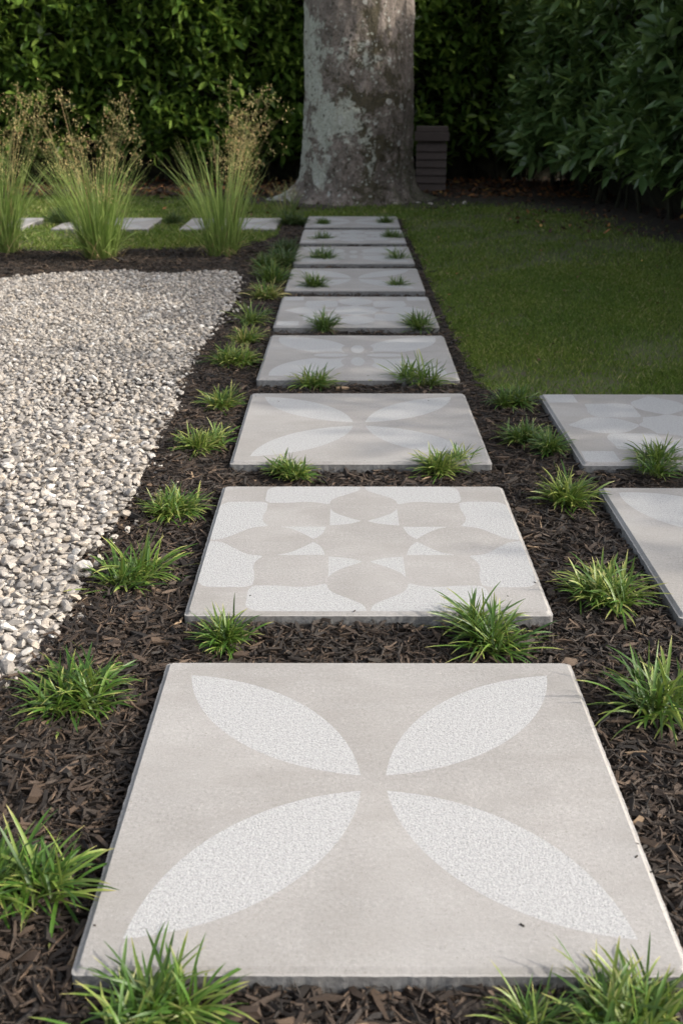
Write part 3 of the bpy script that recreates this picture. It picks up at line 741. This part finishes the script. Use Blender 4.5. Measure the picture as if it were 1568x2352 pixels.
# ------------------------------------------------------------------ laurel hedges
def laurel_leaves(P, D, size, rnd, r):
    """P root points, D unit directions; leaf blades 5 x 3 with a fold and a droop"""
    n = len(P); rows, cols = 5, 3; t = np.linspace(0, 1, rows); pr = np.array([.12, .75, 1., .72, .08])
    up = np.array([0, 0, 1.]) + r.normal(0, .45, (n, 3)); side = np.cross(D, up); side /= np.linalg.norm(side, axis=1)[:, None] + 1e-9
    nor = np.cross(side, D)
    L = size; Wd = size * r.uniform(.30, .40, n); V = np.empty((n, rows, cols, 3)); cv = r.uniform(.02, .22, n)
    for i in range(rows):
        c0 = P + D * (L * t[i])[:, None] - nor * (cv * L * t[i] ** 2)[:, None]
        for j, u in enumerate((-1, 0, 1)):
            V[:, i, j] = c0 + side * (Wd * pr[i] * u / 2)[:, None] + nor * (abs(u) * Wd * pr[i] * .16)[:, None]
    Fc = (np.arange(n)[:, None, None] * rows * cols + grid_faces(cols, rows)[None]).reshape(-1, 4)
    return V.reshape(-1, 3), Fc, np.repeat(rnd, rows * cols)
def hedge_mesh(path, H, thick, dens, r, zmin=.1, size=(.095, .15), bulge=.14, z_under=0.0):
    """path: face line; the hedge lies to its right-hand side seen from the start.  dens: shoots per m2 for each leg"""
    parts = []
    for k in range(len(path) - 1):
        a_, b_ = np.array(path[k]), np.array(path[k + 1]); d = b_ - a_; Lg = np.hypot(*d); d = d / Lg; out = np.array([-d[1], d[0]])   # outward = left side
        n = int(Lg * (H + .4) * dens[k])
        s = r.uniform(-.1, Lg + .1, n); z = zmin + (H - zmin) * r.random(n)
        dep = np.abs(r.normal(0, .17, n)) * 1.0 + .0
        top = r.random(n) < .14; z[top] = H + r.normal(0, .06, top.sum()); dep[top] = r.uniform(0, thick, top.sum())
        fx, fy = a_[0] + d[0] * s, a_[1] + d[1] * s
        surf = bulge * (np.sin(z * 3.1 + s * 1.3) * .5 + .5 * np.sin(s * 4.1 + 1.1) + .35 * np.sin(s * 9 + z * 7)) - .25 * np.clip((.45 - z) / .45, 0, 1) ** 1.5 + z_under
        px_, py_ = fx + out[0] * (surf - dep), fy + out[1] * (surf - dep)
        sd_ = np.stack([np.full(n, out[0]), np.full(n, out[1]), np.full(n, .55)], 1) + r.normal(0, .45, (n, 3)); sd_ /= np.linalg.norm(sd_, axis=1)[:, None]
        nl = 8; sh = r.uniform(.10, .22, n)
        base = np.stack([px_, py_, z], 1)
        hlp = np.cross(sd_, np.array([.3, .5, .8])); hlp /= np.linalg.norm(hlp, axis=1)[:, None]; h2 = np.cross(sd_, hlp)
        for i in range(nl):
            u = i / (nl - 1); an = i * 2.4 + r.uniform(0, 1, n); rad = hlp * np.cos(an)[:, None] + h2 * np.sin(an)[:, None]
            D = sd_ * (.35 + .55 * u) + rad * (1 - .45 * u); D[:, 2] -= .12; D /= np.linalg.norm(D, axis=1)[:, None]
            Pp = base + sd_ * (sh * u)[:, None]
            parts.append(laurel_leaves(Pp, D, r.uniform(*size, n) * (1 - .25 * (u > .9)), np.clip(r.random(n) * .75 + .25 * u * r.random(n) + (r.random(n) < .012) * .4, 0, 1), r))
    return join(parts)
def core_mesh(path, H, thick, inset, r):  # solid dark core standing in for the shaded hedge interior
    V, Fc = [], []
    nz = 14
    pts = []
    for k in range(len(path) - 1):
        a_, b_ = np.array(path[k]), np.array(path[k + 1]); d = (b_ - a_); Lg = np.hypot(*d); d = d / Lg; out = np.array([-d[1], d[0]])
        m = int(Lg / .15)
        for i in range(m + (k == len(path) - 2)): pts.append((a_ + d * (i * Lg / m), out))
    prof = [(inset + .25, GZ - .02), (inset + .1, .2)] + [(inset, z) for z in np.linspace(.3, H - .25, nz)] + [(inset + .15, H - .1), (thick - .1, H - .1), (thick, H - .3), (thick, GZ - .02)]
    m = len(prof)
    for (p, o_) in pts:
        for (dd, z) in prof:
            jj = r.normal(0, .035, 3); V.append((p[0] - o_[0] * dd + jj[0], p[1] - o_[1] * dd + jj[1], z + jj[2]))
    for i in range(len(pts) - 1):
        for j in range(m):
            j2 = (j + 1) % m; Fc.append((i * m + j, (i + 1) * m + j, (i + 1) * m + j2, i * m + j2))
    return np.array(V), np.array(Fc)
r = np.random.default_rng(3)
def build_hedge(name, lab, path, H, thick, dens, mat, **kw):
    e = bpy.data.objects.new(name, None); C.objects.link(e); e.location = (path[0][0], path[0][1], GZ)
    tag(e, lab, 'hedge')
    v, f, r_ = hedge_mesh(path, H, thick, dens, r, **kw); o_ = np.array([path[0][0], path[0][1], GZ])
    link('foliage', mesh_np('foliage', v - o_, f, mat, {'rnd': r_}), e)
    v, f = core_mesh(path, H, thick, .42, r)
    # stems at the foot
    sv = []
    rr = random.Random(9); Vs, Fs = [], []
    for k in range(len(path) - 1):
        a_, b_ = Vector(path[k]), Vector(path[k + 1]); d = (b_ - a_); L = d.length; d.normalize(); out = Vector((-d.y, d.x))
        for i in range(int(L / .22)):
            p = a_ + d * (i * .22 + rr.uniform(-.08, .08)) - out * rr.uniform(.35, .55); rad = rr.uniform(.008, .02); lx, ly = rr.uniform(-.08, .08), rr.uniform(-.08, .08)
            b0 = len(Vs)
            for (zz, q) in ((GZ, 1.2), (.35, .8)):
                for t_ in range(6):
                    an = t_ * math.pi / 3; Vs.append((p.x + rad * q * math.cos(an) + lx * (zz > 0), p.y + rad * q * math.sin(an) + ly * (zz > 0), zz))
            for t_ in range(6): Fs.append((b0 + t_, b0 + (t_ + 1) % 6, b0 + 6 + (t_ + 1) % 6, b0 + 6 + t_))
    v2 = np.array(Vs); f2 = np.array(Fs) + len(v)
    link('shade_core_and_stems', mesh_np('shade_core_and_stems', np.concatenate([v, v2]) - o_, np.concatenate([f, f2]), CORE_TWIG, smooth=False), e)
# outward is the left-hand side of the walking direction: walk from right to left along the back, from near to far along the right
build_hedge('laurel_hedge', 'glossy green laurel hedge across the back, behind the tall grasses and left of the trunk', [(3.4, 10.9), (1.9, 10.55), (.2, 10.35), (-4.6, 10.1), (-8.5, 9.8)], 2.6, .9, [50, 200, 220, 70], LAUR, zmin=.22)

build_hedge('laurel_hedge', 'dark laurel hedge bulging in from the right, overhanging the shaded lawn', [(3.75, 1.35), (3.4, 1.95), (3.0, 2.5), (2.72, 3.0), (2.35, 4.5), (1.98, 6.6), (1.62, 8.6), (1.55, 10.85)], 1.82, 1.0, [60, 60, 70, 110, 200, 200, 190], LAUR2, zmin=.26, size=(.095, .15), bulge=.2)

# ------------------------------------------------------------------ the tree
TX, TY = .066, 8.97
def trunk():
    na, nz = 144, 110; V = np.zeros((nz, na, 3)); r = np.random.default_rng(21)
    th = np.arange(na) * 2 * math.pi / na
    roots = [(180, .25, 11), (203, .08, 10), (228, .10, 9), (256, .07, 10), (284, .11, 9), (312, .08, 9), (335, .07, 8), (354, .08, 8), (20, .2, 20), (80, .2, 20), (130, .2, 20)]
    zs = np.concatenate([np.linspace(-.05, .6, 50), np.linspace(.62, 4.6, 60)])
    for i, z in enumerate(zs):
        rad = np.full(na, .432 - .012 * z + .012 * np.exp(-max(z, 0) / .5))
        fl = np.zeros(na)
        for (a0, am, wd) in roots:
            dth = (np.degrees(th) - a0 + 180) % 360 - 180
            fl += am * np.exp(-(dth / wd) ** 2) * (np.exp(-max(z, 0) / .065) * 1.2 + .16 * np.exp(-max(z, 0) / .30))
        rad = rad + fl + .02 * math.exp(-max(z, 0) / .07)
        rad += .012 * np.sin(th * 3 + .7) + .007 * np.sin(th * 7 + 2 + z) + .005 * np.sin(th * 17 + z * 5) * np.sin(z * 13 + th * 4) + .004 * np.sin(th * 31 - z * 19) + .003 * np.sin(th * 23 + z * 37)
        gr = (np.degrees(th) - 193 + 180) % 360 - 180; rad -= .030 * np.exp(-(gr / 6) ** 2) * np.clip((z - .15) / .3, 0, 1)      # long groove on the left
        gr = (np.degrees(th) - 338 + 180) % 360 - 180; rad -= .012 * np.exp(-(gr / 5) ** 2) * np.clip((z - .2) / .3, 0, 1)
        cx = .015 * math.sin(z * 1.1)
        V[i, :, 0] = cx + rad * np.cos(th); V[i, :, 1] = rad * np.sin(th); V[i, :, 2] = z
    V += r.normal(0, .0025, V.shape)
    idx = np.arange(nz * na).reshape(nz, na); j = np.roll(idx, -1, 1)
    Fc = np.stack([idx[:-1], j[:-1], j[1:], idx[1:]], -1).reshape(-1, 4)
    Vt = [V.reshape(-1, 3)]; Ft = [Fc]; off = nz * na
    # main limbs above the picture
    tips = []
    for (az, el, L, r0) in ((20, 62, 2.4, .24), (140, 58, 2.3, .22), (250, 66, 2.2, .22), (310, 50, 1.9, .17), (80, 80, 2.6, .25)):
        p = np.array([0, 0, 4.35]); d = np.array([math.cos(R(az)) * math.cos(R(el)), math.sin(R(az)) * math.cos(R(el)), math.sin(R(el))])
        m = 10; A = np.zeros((m, 10, 3)); s1 = np.cross(d, [0, 0, 1.]); s1 /= np.linalg.norm(s1); s2 = np.cross(s1, d)
        for i in range(m):
            u = i / (m - 1); c = p + d * L * u + np.array([0, 0, .3 * u * u]); rr = r0 * (1 - .75 * u)
            for k in range(10): A[i, k] = c + rr * (s1 * math.cos(k * .6283) + s2 * math.sin(k * .6283))
            if i > 4: tips.append(c)
        idx = np.arange(m * 10).reshape(m, 10); j = np.roll(idx, -1, 1)
        Vt.append(A.reshape(-1, 3)); Ft.append(np.stack([idx[:-1], j[:-1], j[1:], idx[1:]], -1).reshape(-1, 4) + off); off += m * 10
    return np.concatenate(Vt), np.concatenate(Ft), np.array(tips)
e = bpy.data.objects.new('tree', None); C.objects.link(e); e.location = (TX, TY, GZ)
tag(e, 'thick old tree with pale lichen and dark moss at the end of the path', 'tree')
v, f, tips = trunk()
link('trunk', mesh_np('trunk', v, f, BARK), e)
r = np.random.default_rng(31); n = 9000
c0 = tips[r.integers(0, len(tips), 90)] + r.normal(0, .75, (90, 3)) * np.array([1.3, 1.2, .6]) + np.array([0, 0, .5])
P = c0[r.integers(0, 90, n)] + r.normal(0, .28, (n, 3)); D = r.normal(0, 1, (n, 3)); D[:, 2] -= .4; D /= np.linalg.norm(D, axis=1)[:, None]
v, f, a1 = laurel_leaves(P, D, r.uniform(.08, .13, n), r.random(n) * .9, r)
link('crown', mesh_np('crown', v, f, LAUR, {'rnd': a1}), e)

# ------------------------------------------------------------------ slatted wooden box behind the trunk
def boxes(lst, bev=.003):
    V, Fc = [], []
    for (x0, y0, z0, x1, y1, z1, tilt) in lst:
        b = len(V)
        for (x, y, z) in ((x0, y0 - tilt, z0), (x1, y0 - tilt, z0), (x1, y1, z0), (x0, y1, z0), (x0, y0, z1), (x1, y0, z1), (x1, y1, z1), (x0, y1, z1)): V.append((x, y, z))
        for q in ((0, 3, 2, 1), (4, 5, 6, 7), (0, 1, 5, 4), (1, 2, 6, 5), (2, 3, 7, 6), (3, 0, 4, 7)): Fc.append(tuple(b + i for i in q))
    me = bpy.data.meshes.new('box'); me.from_pydata(V, [], Fc); me.materials.append(BOARD); me.update(); return me
bx, by = Xat(990, 9.85, .2), 9.85
e = bpy.data.objects.new('slatted_wooden_box', None); C.objects.link(e); e.location = (bx, by, GZ); e.rotation_euler = (0, 0, R(-4))
tag(e, 'small dark lidded box of horizontal boards behind the right side of the trunk', 'wooden box')
def part(name, lst):
    o = link(name, boxes(lst), e); m = o.modifiers.new('bevel', 'BEVEL'); m.width = .003; m.segments = 2; return o
hw = .133
part('body', [(-hw + .012, -.11, .0, hw - .012, .11, .44, 0)])
for k in range(6):
    z0 = .012 + k * .066
    part('board', [(-hw, -.125, z0, hw, -.112, z0 + .060, .012)])
part('lid', [(-hw - .016, -.155, .428, hw + .016, .13, .50, .0)])
part('lid_board', [(-hw - .004, -.12, .503, hw + .004, .12, .545, .0)])

# ------------------------------------------------------------------ leaf litter and pale stones by the trunk
def litter(n, reg, s, z):
    r = np.random.default_rng(77); x = r.uniform(reg[0], reg[1], n); y = r.uniform(reg[2], reg[3], n); k = ~pip(mulch_poly, x, y) & ~in_slab(x, y); x, y = x[k], y[k]; n = len(x)
    az = r.uniform(0, 6.283, n)
    return ribbon_set(np.stack([x, y, np.full(n, z) + r.random(n) * .01], 1), az, r.normal(.1, .3, n), r.normal(0, .6, n), s * r.uniform(.6, 1.2, n), s * r.uniform(.4, .6, n), r.random(n) ** 1.4,
                      rows=4, cols=3, twist=r.normal(0, .4, n), prof=np.array([.2, 1, .8, .1]))[:3]
P1 = litter(5200, (-4, 3.2, 9.1, 11), .06, GZ + .008); P2 = litter(60, (-3, .0, 7.6, 9.2), .05, GZ + .02); P3 = litter(260, (1.1, 2.6, 6.6, 9.2), .045, GZ + .02); P4 = litter(420, (.4, 2.9, 3.0, 8.3), .016, GZ + .022)
v, f, r_ = join([P1, P2, P3, P4])
tag(link('leaf_litter', mesh_np('leaf_litter', v, f, LITTER, {'rnd': r_})), 'brown fallen leaves under the hedges and behind the trunk', 'fallen leaves', kind='stuff')
def pale_stones(pts):
    for (px, py, s, lab) in pts:
        x, y = G(px, py, GZ)
        v, f, a1, a2 = stones(np.array([0.]), np.array([0.]), np.array([0.]), np.array([s]))
        o = link('stone', mesh_np('stone', v, f, PEB, {'rnd': a1 * .3 + .6, 'rnd2': a2 * .3}), None, (x, y, GZ + s * .35))
        tag(o, lab, 'stone', 'pale stones along the foot of the trunk')
pale_stones([(800, 474, .02, 'small pale stone directly behind the last slab, leftmost of the row at the trunk'), (868, 468, .022, 'pale stone against the trunk foot, just left of the biggest one'),
             (908, 472, .032, 'biggest pale stone at the trunk foot, behind the right end of the last slab'), (962, 468, .022, 'pale stone right of the trunk foot, nearest to it'),
             (988, 471, .028, 'rounded pale stone in front of the slatted wooden box'), (1040, 473, .024, 'small pale stone right of the wooden box, second from the row end'), (1066, 470, .03, 'pale stone at the right end of the row by the trunk')])
